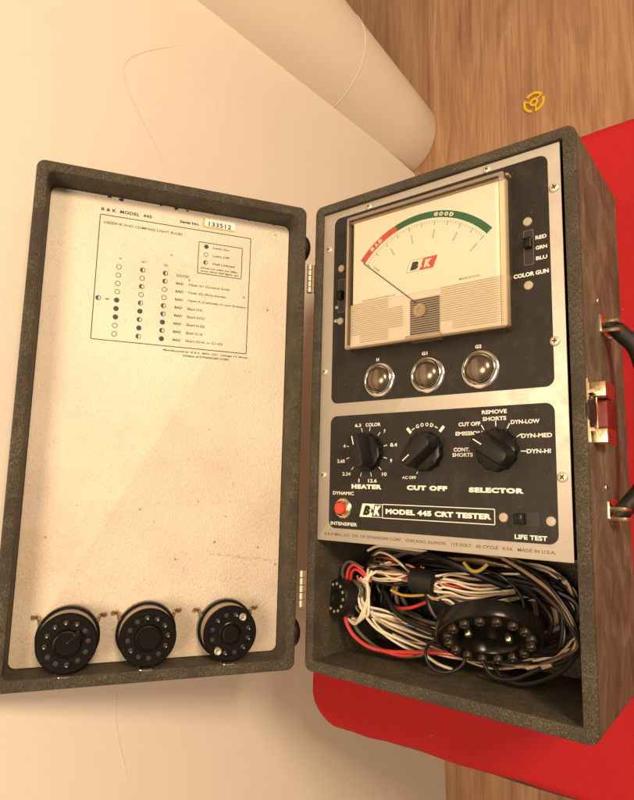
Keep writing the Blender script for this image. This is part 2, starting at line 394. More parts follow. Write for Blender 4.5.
# wall: vertical plane through (-.22,.796) and (-.159,-.348), ends at y=.796 where the column starts
d = Vector((-0.22 + 0.159, 0.796 + 0.348, 0)).normalized(); n_ = Vector((-d.y, d.x, 0))
A0 = Vector((-0.22, 0.796, 0)); A1 = A0 - d * 3.2
bm = NB()
base = [A0, A1, A1 + n_ * 0.12, A0 + n_ * 0.12]
lo = [bm.verts.new((p_.x, p_.y, FZ + 0.0005)) for p_ in base]; hi = [bm.verts.new((p_.x, p_.y, 1.9)) for p_ in base]
face(bm, lo); face(bm, hi[::-1]); bridge(bm, lo, hi)
bmesh.ops.recalc_face_normals(bm, faces=bm.faces)
wall = tag(obj("wall", bm, M_wall, smooth=False), kind="structure")
M_crack = mat("faint_wall_mark", (0.772, 0.72, 0.628), 0.6); M_scuff = mat("pale_wall_scuff", (0.83, 0.79, 0.71), 0.5)
for pts_, wd_, m_, nm in (([(-0.2139, 0.6896, 0.0071), (-0.2114, 0.6415, 0.0635), (-0.2098, 0.6123, 0.0834), (-0.2084, 0.5863, 0.0771), (-0.207, 0.5602, 0.0577), (-0.2059, 0.5387, 0.0392), (-0.2049, 0.5207, 0.0245)], .0016, M_crack, "hairline_crack"),
        ([(-0.1751, -0.0386, 0.0629), (-0.1739, -0.0602, 0.0641), (-0.1727, -0.0831, 0.0598), (-0.1714, -0.107, 0.0523), (-0.1702, -0.1311, 0.0447)], .0010, M_scuff, "hairline_crack"),
        ([(-0.2036, 0.4951, 0.1615), (-0.2031, 0.4873, 0.158), (-0.203, 0.4842, 0.1537)], .0008, M_crack, "scuff"),
        ([(-0.2118, 0.6491, -0.053), (-0.2112, 0.6386, -0.0549), (-0.2106, 0.6268, -0.0516)], .0010, M_crack, "scuff"),
        ([(-0.1717, -0.1021, -0.0116), (-0.1722, -0.0936, -0.0152), (-0.1725, -0.0882, -0.0164)], .0012, M_scuff, "scuff"),
        ([(-0.1707, -0.1211, 0.0223), (-0.1708, -0.1196, 0.0043)], .0010, M_scuff, "scuff")):
    P_ = catmull(pts_, 6); bm = NB(); prev = None; L_ = len(P_)
    for i_, q_ in enumerate(P_):
        dd_ = (P_[min(i_ + 1, L_ - 1)] - P_[max(i_ - 1, 0)]).normalized(); sd = dd_.cross(Vector((0.99858, 0.05325, 0))).normalized() * wd_ * math.sin(pi * (i_ + .6) / (L_ + .2)) * 0.5
        cur = [bm.verts.new(q_ + sd), bm.verts.new(q_ - sd)]
        if prev: face(bm, (prev[0], prev[1], cur[1], cur[0]))
        prev = cur
    obj(nm, bm, m_, wall, smooth=False)

# column
ccx, ccy = -0.2545, 0.879
col_root = tag(empty("column", (ccx, ccy, FZ)), "tall round cream column with a thin seam ring, at the end of the wall", "column", kind="thing")
def crad(z): return 0.084 + (z - FZ) * 0.050
bm = NB(); lathe(bm, [(crad(z) - (0.0015 if z == FZ + 0.001 else 0), z) for z in (FZ + 0.001, FZ + 0.004, -0.5, -0.4, -0.318)], T(ccx, ccy, 0), 72); obj("lower_shaft", bm, M_col, col_root)
bm = NB(); lathe(bm, [(crad(-0.317) - .001, -0.3170), (crad(-0.317) + 0.0007, -0.3166), (crad(-0.3155) + 0.0008, -0.3156), (crad(-0.315) - .001, -0.3151)], T(ccx, ccy, 0), 72); obj("seam_ring", bm, M_ring, col_root)
bm = NB(); lathe(bm, [(crad(z), z) for z in (-0.314, -0.2, 0.0, 0.3)] + [(crad(.3), 1.9)], T(ccx, ccy, 0), 72); obj("upper_shaft", bm, M_col, col_root)

# yellow record adapter lying on the floor
bm = NB()
Ma = T(0.0245, 0.856, FZ + 0.0005) @ RZ(0.5)
def ring3(r0, r1, a0, a1, z0, z1, seg=20):
    full = a1 - a0 > 6.28; n = seg if full else seg + 1
    ang = [a0 + (a1 - a0) * k / seg for k in range(n)]
    L = [addv(bm, [(r * math.cos(a), r * math.sin(a), z) for a in ang], Ma) for r, z in ((r0, z0), (r1, z0), (r1, z1), (r0, z1))]
    m_ = n if full else n - 1
    for j in range(4):
        A_, B_ = L[j], L[(j + 1) % 4]
        for k in range(m_): face(bm, (A_[k], A_[(k + 1) % n], B_[(k + 1) % n], B_[k]))
    if not full:
        face(bm, [L[j][0] for j in range(4)]); face(bm, [L[j][-1] for j in range(4)][::-1])
for k in range(3):
    a0 = 2 * pi * k / 3; ring3(0.0150, 0.0195, a0 + 0.10, a0 + 1.85, 0, 0.003)
    ma = a0 + 0.45
    for q in (ma,):
        p0 = Vector((0.0062 * math.cos(q), 0.0062 * math.sin(q), 0.0015)); p1 = Vector((0.0160 * math.cos(q - 0.25), 0.0160 * math.sin(q - 0.25), 0.0015))
        tube(bm, [p0, p1], 0.0017, 6, M=Ma)
ring3(0.0040, 0.0080, 0, 2 * pi, 0, 0.003, 24)
bmesh.ops.recalc_face_normals(bm, faces=bm.faces)
tag(obj("record_adapter", bm, M_yellow), "small yellow plastic ring insert with three curved spokes lying on the wood floor", "record adapter")

# stool
SZ = -0.130
stool = tag(empty("stool", (0.16, 0.2, FZ)), "low stool with a rounded red vinyl seat carrying the open tester case", "stool")
seat_pts = []
for cx, cy, a0, r in ((0.50 - 0.12, 0.490 - 0.12, 0, 0.12), (-0.0985 + 0.10, 0.490 - 0.10, 90, 0.10), (-0.0960 + 0.036, -0.1010 + 0.036, 180, 0.036), (0.50 - 0.10, -0.0930 + 0.10, 270, 0.10)):
    for k in range(11):
        a = math.radians(a0 + 9 * k); seat_pts.append((cx + r * math.cos(a), cy + r * math.sin(a)))
seat_pts = [(x, y) for x, y in seat_pts]
def poly_inset(pts, dd):
    out = []; N = len(pts)
    for i in range(N):
        a, b = Vector(pts[i - 1]), Vector(pts[(i + 1) % N]); tdir = (b - a).normalized(); nn = Vector((-tdir.y, tdir.x))
        out.append((pts[i][0] + nn.x * dd, pts[i][1] + nn.y * dd))
    return out
seat_w = []
for i, p_ in enumerate(seat_pts):
    q_ = seat_pts[(i + 1) % len(seat_pts)]; m_ = max(1, int(math.dist(p_, q_) / 0.02))
    seat_w += [(p_[0] + (q_[0] - p_[0]) * k / m_, p_[1] + (q_[1] - p_[1]) * k / m_) for k in range(m_)]
seat_w = [(x + .0007 * math.sin(y * 60 + x * 31), y + .0009 * math.sin(x * 55) + .0005 * math.sin(x * 143 + 1)) for x, y in seat_w]
bm = NB(); prev = None
for dd, z in ((0.012, SZ - 0.050), (0.003, SZ - 0.045), (0.0, SZ - 0.030), (0.0005, SZ - 0.010), (0.003, SZ - 0.004), (0.007, SZ - 0.0008), (0.012, SZ)):
    ring = addv(bm, [(x, y, z) for x, y in poly_inset(seat_w, dd)], I4)
    if prev: bridge(bm, prev, ring)
    else: face(bm, ring[::-1])
    prev = ring
face(bm, prev); obj("seat_cushion", bm, M_red, stool)
bm = NB()
dense_pts = []
for i, p_ in enumerate(seat_pts):
    q_ = seat_pts[(i + 1) % len(seat_pts)]; m_ = max(1, int(math.dist(p_, q_) / 0.03))
    dense_pts += [(p_[0] + (q_[0] - p_[0]) * k / m_, p_[1] + (q_[1] - p_[1]) * k / m_) for k in range(m_)]
dark = [(x + 0.004 * (x > 0.2), y - (0.024 * min(1, max(0, (x + .03) / 0.07)) + 0.0008 * math.sin(x * 170)) * (y < -0.05)) for x, y in poly_inset(dense_pts, 0.006)]
a_ = addv(bm, [(x, y, SZ - 0.072) for x, y in dark], I4); b_ = addv(bm, [(x, y, SZ - 0.0505) for x, y in dark], I4)
face(bm, a_[::-1]); bridge(bm, a_, b_); face(bm, b_); obj("seat_board", bm, M_stoolwood, stool)
for x, y in ((0.02, 0.02), (0.40, 0.02), (0.40, 0.42), (0.02, 0.40)):
    bm = NB(); lathe(bm, [(0.014, FZ + 0.0005), (0.012, FZ + 0.01), (0.017, SZ - 0.0725)], T(x, y, 0), 20); obj("leg", bm, M_leg, stool)

# ================================================================== TESTER CASE
W, H, D = 0.236, 0.42, 0.1295
case = tag(empty("tube_tester", (W / 2, H / 2, -D)), "vintage tube tester in a dark tweed carrying case, lid open to the left", "tube tester")

def shell(W_, H_, D_, ro, x0, y0, x1, y1, ri, floor_, bev, M, mside=1):
    bm = NB()
    outer = lambda i, z: addv(bm, [(x, y, z) for x, y in rr(i, i, W_ - i, H_ - i, max(ro - i, 0.001), 8)], M)
    inner = lambda i, z: addv(bm, [(x, y, z) for x, y in rr(x0 + i, y0 + i, x1 - i, y1 - i, ri, 8)], M)
    L = [outer(0.0015, -D_), outer(0, -D_ + 0.0015)]
    face(bm, L[0][::-1], mside); bridge(bm, L[0], L[1], mside); prev = L[1]
    nz = 6
    q = outer(0, -bev - 0.001); bridge(bm, prev, q, mside); prev = q
    for k in range(0, 4):
        a = k / 3 * pi / 2; q = outer(bev * (1 - math.cos(a)), -bev + bev * math.sin(a)); bridge(bm, prev, q, 0); prev = q
    b2 = bev * 0.6
    for k in range(3):
        a = k / 2 * pi / 2; q = inner(-b2 * (1 - math.sin(a)), -b2 * (1 - math.cos(a))); bridge(bm, prev, q, 0); prev = q
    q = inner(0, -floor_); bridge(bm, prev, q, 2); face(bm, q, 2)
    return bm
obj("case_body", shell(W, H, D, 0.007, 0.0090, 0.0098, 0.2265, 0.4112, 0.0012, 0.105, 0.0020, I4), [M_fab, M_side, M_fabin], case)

# partition under the panel edge
bm = NB(); plate(bm, 0.0092, 0.1085, 0.2263, 0.1100, 0.0002, -0.104, -0.030); obj("partition", bm, M_gun, case)

# ---- control panel
pz = -0.0030
panel_bm = NB(); plate(panel_bm, 0.0088, 0.1105, 0.2240, 0.4108, 0.0006, pz - 0.0014, pz, bev=0.0004)
panel = obj("control_panel", panel_bm, M_alu, case)
fz = pz + 0.0003
for q in ((0.0215, 0.2300, 0.2152, 0.4040), (0.0215, 0.1215, 0.2147, 0.2187)):
    bm = NB(); plate(bm, *q, 0.0065, pz - 0.0001, fz); obj("black_field", bm, M_blk, panel)
lz = fz + 0.00012
bm = NB()
# heater scale
for s, x, y, wd, ht in (("6.3", .0508, .2095, .0062, .0030), ("COLOR", .0660, .2095, .0150, .0030), ("7", .0775, .2035, .0018, .0030), ("8.4", .0862, .1920, .0065, .0030),
                        ("9", .0838, .1790, .0020, .0030), ("10", .0775, .1680, .0045, .0030), ("12.6", .0660, .1625, .0085, .0030), ("1", .0525, .1625, .0010, .0030),
                        ("2.34", .0395, .1680, .0086, .0030), ("2.68", .0335, .1790, .0082, .0030), ("4", .0368, .1920, .0022, .0030)):
    text(bm, s, x, y, wd, ht, lz, bold=0.025)
kc = (0.0595, 0.1865)
for a in (104, 80, 50, 15, -15, -45, -75, -105, -135, -165, 165):
    a = math.radians(a); line(bm, kc[0] + .0178 * math.cos(a), kc[1] + .0178 * math.sin(a), kc[0] + .0212 * math.cos(a), kc[1] + .0212 * math.sin(a), .0006, lz)
text(bm, "HEATER", .0600, .1575, .0300, .0038, lz, bold=0.07, space=1.15)
obj("heater_lettering", bm, M_print, panel, smooth=False); bm = NB()
# cut off scale
kc2 = (0.1150, 0.1870)
for ch, a in (("G", 110), ("O", 98), ("O", 86), ("D", 74)):
    a = math.radians(a); text(bm, ch, kc2[0] + .0205 * math.cos(a), kc2[1] + .0205 * math.sin(a), .0028, .0029, lz, rot=a - pi / 2, bold=0.03)
for a0, a1 in ((118, 126), (58, 66)):
    ringflat(bm, *kc2, .0199, .0207, lz, a0=math.radians(a0), a1=math.radians(a1), seg=5)
for aa in (132, 49):
    a = math.radians(aa); u = Vector((math.cos(a), math.sin(a))); line(bm, kc2[0] + .0190 * u.x, kc2[1] + .0190 * u.y, kc2[0] + .0245 * u.x, kc2[1] + .0245 * u.y, .0024, lz)
a = math.radians(-112); line(bm, kc2[0] + .0180 * math.cos(a), kc2[1] + .0180 * math.sin(a), kc2[0] + .0200 * math.cos(a), kc2[1] + .0200 * math.sin(a), .0007, lz)
text(bm, "AC OFF", .1005, .1655, .0125, .0023, lz, bold=0.02)
text(bm, "CUT OFF", .1160, .1575, .0350, .0038, lz, bold=0.07, space=1.15)
obj("cut_off_lettering", bm, M_print, panel, smooth=False); bm = NB()
# selector scale
for s, x, y, wd, ht in (("REMOVE", .1715, .2145, .0190, .0030), ("SHORTS", .1715, .2094, .0180, .0030), ("CUT OFF", .1520, .2062, .0175, .0030), ("EMISSION", .1515, .1992, .0215, .0030),
                        ("CONT.", .1455, .1870, .0130, .0030), ("SHORTS", .1462, .1830, .0165, .0030), ("DYN-LOW", .1940, .2062, .0205, .0030), ("DYN-MED", .2018, .1960, .0215, .0030), ("DYN-HI", .2030, .1850, .0165, .0030)):
    text(bm, s, x, y, wd, ht, lz, bold=0.03)
kc3 = (0.1725, 0.1858)
for a in (120, 90, 62, 32, -2):
    a = math.radians(a); line(bm, kc3[0] + .0180 * math.cos(a), kc3[1] + .0180 * math.sin(a), kc3[0] + .0222 * math.cos(a), kc3[1] + .0222 * math.sin(a), .0007, lz)
text(bm, "SELECTOR", .1715, .1570, .0410, .0038, lz, bold=0.07, space=1.15)
obj("selector_lettering", bm, M_print, panel, smooth=False); bm = NB()
# others
text(bm, "H", .0700, .2650, .0026, .0028, lz, bold=.04); text(bm, "G1", .1145, .2652, .0050, .0028, lz, bold=.04); text(bm, "G2", .1600, .2652, .0050, .0028, lz, bold=.04)
obj("lamp_lettering", bm, M_print, panel, smooth=False); bm = NB()
text(bm, "RED", .2090, .3410, .0080, .0028, lz, bold=.03); text(bm, "GRN", .2090, .3332, .0082, .0028, lz, bold=.03); text(bm, "BLU", .2090, .3252, .0080, .0028, lz, bold=.03)
text(bm, "COLOR GUN", .2010, .3145, .0255, .0032, lz, bold=.04)
obj("color_gun_lettering", bm, M_print, panel, smooth=False); bm = NB()
text(bm, "K", .0262, .3290, .0025, .0024, lz); text(bm, "G1", .0262, .3185, .0042, .0024, lz); text(bm, "G2", .0252, .3060, .0045, .0026, lz)
obj("gun_switch_lettering", bm, M_print, panel, smooth=False); bm = NB()
text(bm, "DYNAMIC", .0365, .1515, .0220, .0029, lz, bold=.02); text(bm, "INTENSIFIER", .0375, .1256, .0275, .0029, lz, bold=.02)
obj("intensifier_lettering", bm, M_print, panel, smooth=False); bm = NB()
text(bm, "LIFE TEST", .1960, .1252, .0225, .0033, lz, bold=.03)
obj("life_test_lettering", bm, M_print, panel, smooth=False)
# name banner
bm = NB()
rect_outline(bm, .0760, .1325, .1705, .1435, .0006, lz); 
text(bm, "MODEL 445 CRT TESTER", .1235, .1380, .0890, .0042, lz, bold=0.06, space=1.08)
quad(bm, [(.0535, .1325), (.0655, .1325), (.0685, .1435), (.0565, .1435)], lz)
text(bm, "K", .0710, .1380, .0075, .0080, lz, bold=0.08, shear=0.3)
line(bm, .0655, .1328, .0755, .1328, .0005, lz); line(bm, .0685, .1432, .0755, .1432, .0005, lz)
text(bm, "B", .0605, .1380, .0075, .0080, lz + .0001, mi=1, bold=0.08, shear=0.3)
text(bm, "&", .0662, .1380, .0024, .0036, lz + .0002, mi=1, bold=0.08)
obj("name_banner", bm, [M_white, M_blk], panel, smooth=False)
bm = NB()
text(bm, "B & K MFG. CO.  DIV. OF DYNASCAN CORP.   CHICAGO, ILLINOIS.   115 VOLT   60 CYCLE   0.5A   MADE IN U.S.A.", .1150, .1161, .1950, .0027, pz + .00012, bold=0.02)
obj("maker_lettering", bm, M_brownink, panel, smooth=False)

def screw(x, y, z, r=0.0038, rot=0.3, parent=panel, m=M_nickel, M=I4, slot=True):
    bm = NB(); A = M @ T(x, y, z)
    lathe(bm, [(r, 0)] + [(r * math.cos(a), r * 0.12 + r * 0.42 * math.sin(a)) for a in (0, .35, .7, 1.05, 1.35)], A, 24)
    o = obj("screw", bm, m, parent)
    if slot:
        for k in range(2):
            q = rot + k * pi / 2; B = A @ RZ(q)
            pass
        b2 = NB(); h = r * 0.12 + r * 0.42 + 0.00002
        for k in range(2):
            B = A @ RZ(rot + k * pi / 2); ll = r * 0.5; ww = r * 0.13
            face(b2, addv(b2, [(-ll, -ww, h + .00004 * k), (ll, -ww, h + .00004 * k), (ll, ww, h + .00004 * k), (-ll, ww, h + .00004 * k)], B))
        b2.verts.ensure_lookup_table()
        for f in b2.faces: f.material_index = 1
        # merge slot marks into the screw's own mesh
        me = o.data; bb = NB(); bb.from_mesh(me)
        off_ = WORLD[o.name].translation
        for f in b2.faces: face(bb, [bb.verts.new(v.co - off_) for v in f.verts], 1)
        bb.to_mesh(me); bb.free(); me.materials.append(M_gun)
        b2.free()
    return o
for i, (x, y) in enumerate(((.2195, .3760), (.2165, .2620), (.2185, .1670), (.0155, .3760), (.0135, .2600), (.0145, .1670), (.0590, .4065), (.1690, .4065))):
    screw(x, y, pz, 0.0036 if i < 3 else 0.0030, 0.4 + i)
for x, y in ((.1995, .3550), (.1990, .3060), (.1770, .1380), (.2100, .1370), (.0300, .3545), (.0300, .3050)):
    bm = NB(); lathe(bm, [(.0034, fz), (.0034, fz + .0003), (.0029, fz + .0009), (.0004, fz + .0011)], T(x, y, 0), 20); obj("rivet", bm, M_alucap, panel)

# ---- slide switches
M_switchrim = mat("dull_switch_rim", (0.16, 0.115, 0.075), 0.5)
def slide(x0, y0, x1, y1, vertical, pos, label, rim=True):
    bm = NB(); rect = (x0, y0, x1, y1)
    plate(bm, x0, y0, x1, y1, .0004, fz, fz + .0002, mi=0)
    rect_outline(bm, x0, y0, x1, y1, .0004, fz + .0004, mi=1)
    o = obj("slide_switch", bm, [M_gun, M_switchrim if vertical else M_gun], case, smooth=False)
    if label: o["label"] = label
    b = NB()
    if vertical:
        ym = y0 + (y1 - y0) * pos; plate(b, x0 + .0008, ym - .004, x1 - .0008, ym + .004, .0006, fz + .0003, fz + .0052, bev=.0008)
        for k in range(4): plate(b, x0 + .0010, ym - .0034 + k * .002, x1 - .0010, ym - .0026 + k * .002, .0001, fz + .0050, fz + .0058)
    else:
        xm = x0 + (x1 - x0) * pos; plate(b, xm - .004, y0 + .0008, xm + .004, y1 - .0008, .0006, fz + .0003, fz + .0052, bev=.0008)
        for k in range(4): plate(b, xm - .0034 + k * .002, y0 + .0010, xm - .0026 + k * .002, y1 - .0010, .0001, fz + .0050, fz + .0058)
    obj("slider", b, M_bake, o)
slide(.1965, .3215, .2035, .3480, True, .60, "narrow black slide switch with a dull brown outline beside the colour names")
slide(.1835, .1330, .2025, .1422, False, .30, "wide black slide switch above the life test lettering")
slide(.0275, .3130, .0345, .3440, True, .50, "black slide switch half hidden behind the meter's left edge")

# ---- meter
mx0, my0, mx1, my1, mz = .0450, .2735, .1875, .3935, .0125
mroot = obj("panel_meter", (lambda b: (plate(b, mx0 + .003, my0 + .003, mx1 - .003, my1 - .003, .002, fz, fz + .0035), b)[1])(NB()), M_meterbase, case)
mroot["label"] = "large rectangular meter with red and green scale under clear plastic"
dz = .0062
bm = NB(); plate(bm, .0495, .3140, .1815, .3895, .0004, fz + .0036, dz); obj("dial_card", bm, M_dial, mroot)
bm = NB(); pc = (.1167, .3027); R1, R0 = .0779, .0722; zz = dz + .00015
rad = math.radians
ringflat(bm, *pc, R0, R1, zz, a0=rad(40.4), a1=rad(108.6), seg=40, mi=1)
ringflat(bm, *pc, R0, R1, zz, a0=rad(108.6), a1=rad(139.8), seg=20, mi=0)
for word, mid, st in (("GOOD", 74.8, 3.6), ("BAD", 125.5, 3.6)):
    for i, ch in enumerate(word):
        a = rad(mid - (i - (len(word) - 1) / 2) * st); rm = (R0 + R1) / 2
        text(bm, ch, pc[0] + rm * math.cos(a), pc[1] + rm * math.sin(a), .0036, .0034, zz + .00012, mi=2, rot=a - pi / 2, bold=.09)
for i in range(51):
    a = rad(139 - i * 98 / 50); ra, rb = .0700, (.0658 if i % 5 == 0 else .0680)
    line(bm, pc[0] + ra * math.cos(a), pc[1] + ra * math.sin(a), pc[0] + rb * math.cos(a), pc[1] + rb * math.sin(a), .00042 if i % 5 == 0 else .00024, zz, mi=3)
for i, s in enumerate(("500", "1000", "2000", "3000", "4000", "50000")):
    a = rad(137.5 - i * 19.3); text(bm, s, pc[0] + .0585 * math.cos(a), pc[1] + .0585 * math.sin(a), .0075, .0014, zz, mi=4, rot=a if a < pi / 2 else a - pi, bold=0.0)
# emblem
sh = lambda x, y: (x + (y - .3330) * 0.42, y)
quad(bm, [sh(.1145, .3325), sh(.1270, .3325), sh(.1270, .3422), sh(.1145, .3422)], zz, mi=0)
for (xa, ya, xb, yb) in ((.1025, .3325, .1145, .3325), (.1025, .3422, .1145, .3422), (.1025, .3325, .1025, .3422)):
    line(bm, *sh(xa, ya), *sh(xb, yb), .00025, zz, mi=4)
text(bm, "B", .1098, .3372, .0078, .0068, zz + .0001, mi=3, bold=.09, shear=.3); text(bm, "K", .1222, .3372, .0078, .0068, zz + .0001, mi=2, bold=.09, shear=.3)
text(bm, "&", .1158, .3365, .0030, .0030, zz + .0002, mi=2, bold=.09)
text(bm, "MADE IN U.S.A.", .1575, .3180, .0170, .0017, zz, mi=4, bold=.01); text(bm, "B & K MANUFACTURING CO.", .0760, .3160, .0330, .0015, zz, mi=4, bold=.01)
obj("dial_print", bm, [M_dialred, M_dialgreen, M_white, M_ink, M_ink2], mroot, smooth=False)
bm = NB(); tube(bm, [(.1130, .3045, dz + .0016), (.0985, .3170, dz + .0016), (.0612, .3492, dz + .0014)], .00040, 6); obj("needle", bm, M_ink, mroot)
# mechanism cover with blue / tan stripes and zero screw
bm = NB(); plate(bm, .1065, .2735, .1325, .3085, .0003, fz + .0036, dz + .0010)
n = 17
for k in range(n):
    y = .2775 + k * .00182; plate(bm, .1067, y, .1323, y + .00088, .0001, dz + .0010, dz + .0013, mi=1)
obj("mechanism_cover", bm, [M_blocktan, M_blockblue], mroot, smooth=False)
bm = NB(); plate(bm, .1045, .2737, .1345, .2775, .0004, dz + .0010, dz + .0052); obj("cover_foot", bm, M_tan, mroot)
bm = NB(); lathe(bm, [(.0056, dz + .0012), (.0056, dz + .0030), (.0047, dz + .0038), (.0020, dz + .0039), (.0016, dz + .0030), (.0003, dz + .0030)], T(.1160, .2980, 0), 24)
zs = obj("zero_screw", bm, M_creamplastic, mroot)
# lower ridged window and transparent cover
bm = NB()
for xa, xb in ((.0480, .1060), (.1335, .1840)):
    bm = NB()
    for k in range(20):
        y = .2795 + k * .00178
        x_a, x_b = (xa, xb) if xa > .1 else (xa, xb - (.020 if k > 14 or k < 5 else .006))
        plate(bm, x_a + (.010 if k < 4 else 0), y, x_b, y + .00034, .0001, dz + .0012, dz + .0017)
    obj("ridged_window", bm, M_ridge, mroot, smooth=False)
bm = NB(); plate(bm, .0470, .2765, .1868, .3139, .0003, fz + .0036, dz - .0003); plate(bm, .1816, .3140, .1866, .3900, .0003, fz + .0036, dz - .0006)
obj("lower_card", bm, M_dial2, mroot, smooth=False)
bm = NB(); quad(bm, [(mx0 + .0035, my0 + .0035), (mx1 - .0035, my0 + .0035), (mx1 - .0035, my1 - .0035), (mx0 + .0035, my1 - .0035)], mz - .0002); obj("cover_window", bm, M_clear, mroot, smooth=False)
bm = NB()
rect_outline(bm, .0490, .2750, .1835, .3905, .0006, mz - .0016)
obj("cover_groove", bm, M_tan2, mroot, smooth=False)
bm = NB()  # rim of the cover: bevelled frame + side walls
Lr = [addv(bm, [(x, y, z) for x, y in rr(mx0 + i, my0 + i, mx1 - i, my1 - i, max(.0022 - i, .0004), 4)], I4) for i, z in ((0, fz), (0, mz - .0015), (.0012, mz), (.0035, mz - .0001))]
for j in range(3): bridge(bm, Lr[j], Lr[j + 1], 0 if j < 1 else 1)
obj("cover_rim", bm, [M_edge, M_edge2], mroot)
bm = NB()
plate(bm, mx0 - .0008, my1 - .0002, mx1 + .0005, my1 + .0016, .0004, fz, fz + .0060); plate(bm, mx0 + .002, my1 - .0046, mx1 - .002, my1 - .0036, .0002, fz + .0036, dz + .0020)
obj("top_strip", bm, M_tan, mroot)

# ---- indicator lamps
for x in (.0718, .1172, .1613):
    bm = NB(); lathe(bm, [(.0150, fz), (.0150, fz + .0010), (.0142, fz + .0018), (.0134, fz + .0020), (.0132, fz + .0012), (.0128, fz + .0012), (.0127, fz + .0030), (.0120, fz + .0036), (.0113, fz + .0030), (.0112, fz + .0008)], T(x, .2475, 0), 48, cap1=True)
    o = obj("indicator_lamp", bm, M_chrome, case)
    bm = NB(); lathe(bm, [(.0109, fz + .0010)] + dome(.0109, .0062, fz + .0022, 9), T(x, .2475, 0), 40); obj("lens", bm, M_lens, o)

# ---- knobs
def knob(x, y, ang, label):
    A = T(x, y, 0) @ RZ(rad(ang)); bm = NB(); seg = 72
    prev = None
    for r, z, fl in ((.0160, fz + .0004, 1), (.0158, fz + .0045, 1), (.0150, fz + .0058, .6), (.0130, fz + .0066, 0), (.0020, fz + .0072, 0)):
        ring = addv(bm, [((r - .0007 * fl * (1 if (k // 3) % 2 else 0)) * math.cos(2 * pi * k / seg), (r - .0007 * fl * (1 if (k // 3) % 2 else 0)) * math.sin(2 * pi * k / seg), z) for k in range(seg)], A)
        if prev: bridge(bm, prev, ring)
        else: face(bm, ring[::-1])
        prev = ring
    face(bm, prev)
    root = obj("control_knob", bm, M_bake, case); root["label"] = label
    bm = NB(); prev = None
    def stadium(l, w_, xs=0):
        pts = []
        for k in range(9):
            a = -pi / 2 + pi * k / 8; pts.append((l - w_ * 0.55 + w_ * 0.55 * math.cos(a) + xs, w_ * math.sin(a)))
        for k in range(9):
            a = pi / 2 + pi * k / 8; pts.append((-l + w_ * 0.9 + w_ * 0.9 * math.cos(a), w_ * math.sin(a)))
        return pts
    for l, w_, z in ((.0158, .0082, fz + .0048), (.0155, .0072, fz + .0100), (.0148, .0058, fz + .0168), (.0142, .0050, fz + .0186), (.0132, .0038, fz + .0190)):
        ring = addv(bm, [(px, py, z) for px, py in stadium(l, w_)], A)
        if prev: bridge(bm, prev, ring)
        else: face(bm, ring[::-1])
        prev = ring
    face(bm, prev); obj("grip_bar", bm, M_bake2, root)
    bm = NB(); plate(bm, .0055, -.0004, .0128, .0004, .0002, fz + .0189, fz + .0192, M=A); obj("pointer_line", bm, M_print, root)
knob(.0605, .1862, 104, "black bar knob of the heater scale pointing almost straight up")
knob(.1150, .1862, 220, "black bar knob of the cut off scale pointing down to the left")
knob(.1735, .1862, 147, "black bar knob of the selector scale pointing up to the left")

# ---- push button
bm = NB(); lathe(bm, [(.0088, fz), (.0088, fz + .0012), (.0078, fz + .0022), (.0070, fz + .0022), (.0068, fz + .0035), (.0060, fz + .0040), (.0056, fz + .0030), (.0054, fz + .0008)], T(.0370, .1388, 0), 36)
o = obj("push_button", bm, M_brass, case)
bm = NB(); lathe(bm, [(.0050, fz + .0010), (.0050, fz + .0062), (.0044, fz + .0072), (.0004, fz + .0076)], T(.0370, .1388, 0), 30); obj("button_cap", bm, M_redplastic, o)

# ---- lid
ca, sa = math.cos(1.0057172), math.sin(1.0057172)
ML = Matrix(((ca, 0, sa, -0.0056798), (0, 1, 0, 0), (-sa, 0, ca, 0.0052123), (0, 0, 0, 1)))
MS = ML @ T(-W, 0, 0)
lid = obj("lid", shell(W, H, 0.040, 0.007, 0.0095, 0.0095, W - 0.0090, 0.4108, 0.0050, 0.0300, 0.0022, MS), [M_fab, M_side, M_fab], case)
bd = -0.0280
def lid_child(o):
    return o
bm = NB(); plate(bm, -.2262, .0100, -.0094, .4105, .0055, bd - .0018, bd, ML, bev=.0003)
# board material uses lid-local coordinates
def local_obj(name, bm, mats, parent, M, smooth=True):
    """mesh stored in its own tilted frame M so textures follow the lid"""
    inv = M.inverted(); bmesh.ops.transform(bm, matrix=inv, verts=bm.verts)
    me = bpy.data.meshes.new(name)
    if smooth:
        for f in bm.faces: f.smooth = True
        for e in bm.edges:
            if len(e.link_faces) == 2 and e.calc_face_angle(0) > math.radians(32): e.smooth = False
    bm.to_mesh(me); bm.free()
    for m in (mats if isinstance(mats, (list, tuple)) else [mats]): me.materials.append(m)
    o = bpy.data.objects.new(name, me); COL.objects.link(o); WORLD[o.name] = M
    o.parent = parent; o.matrix_basis = WORLD[parent.name].inverted() @ M
    return o
local_obj("lining_board", bm, M_board, lid, ML)
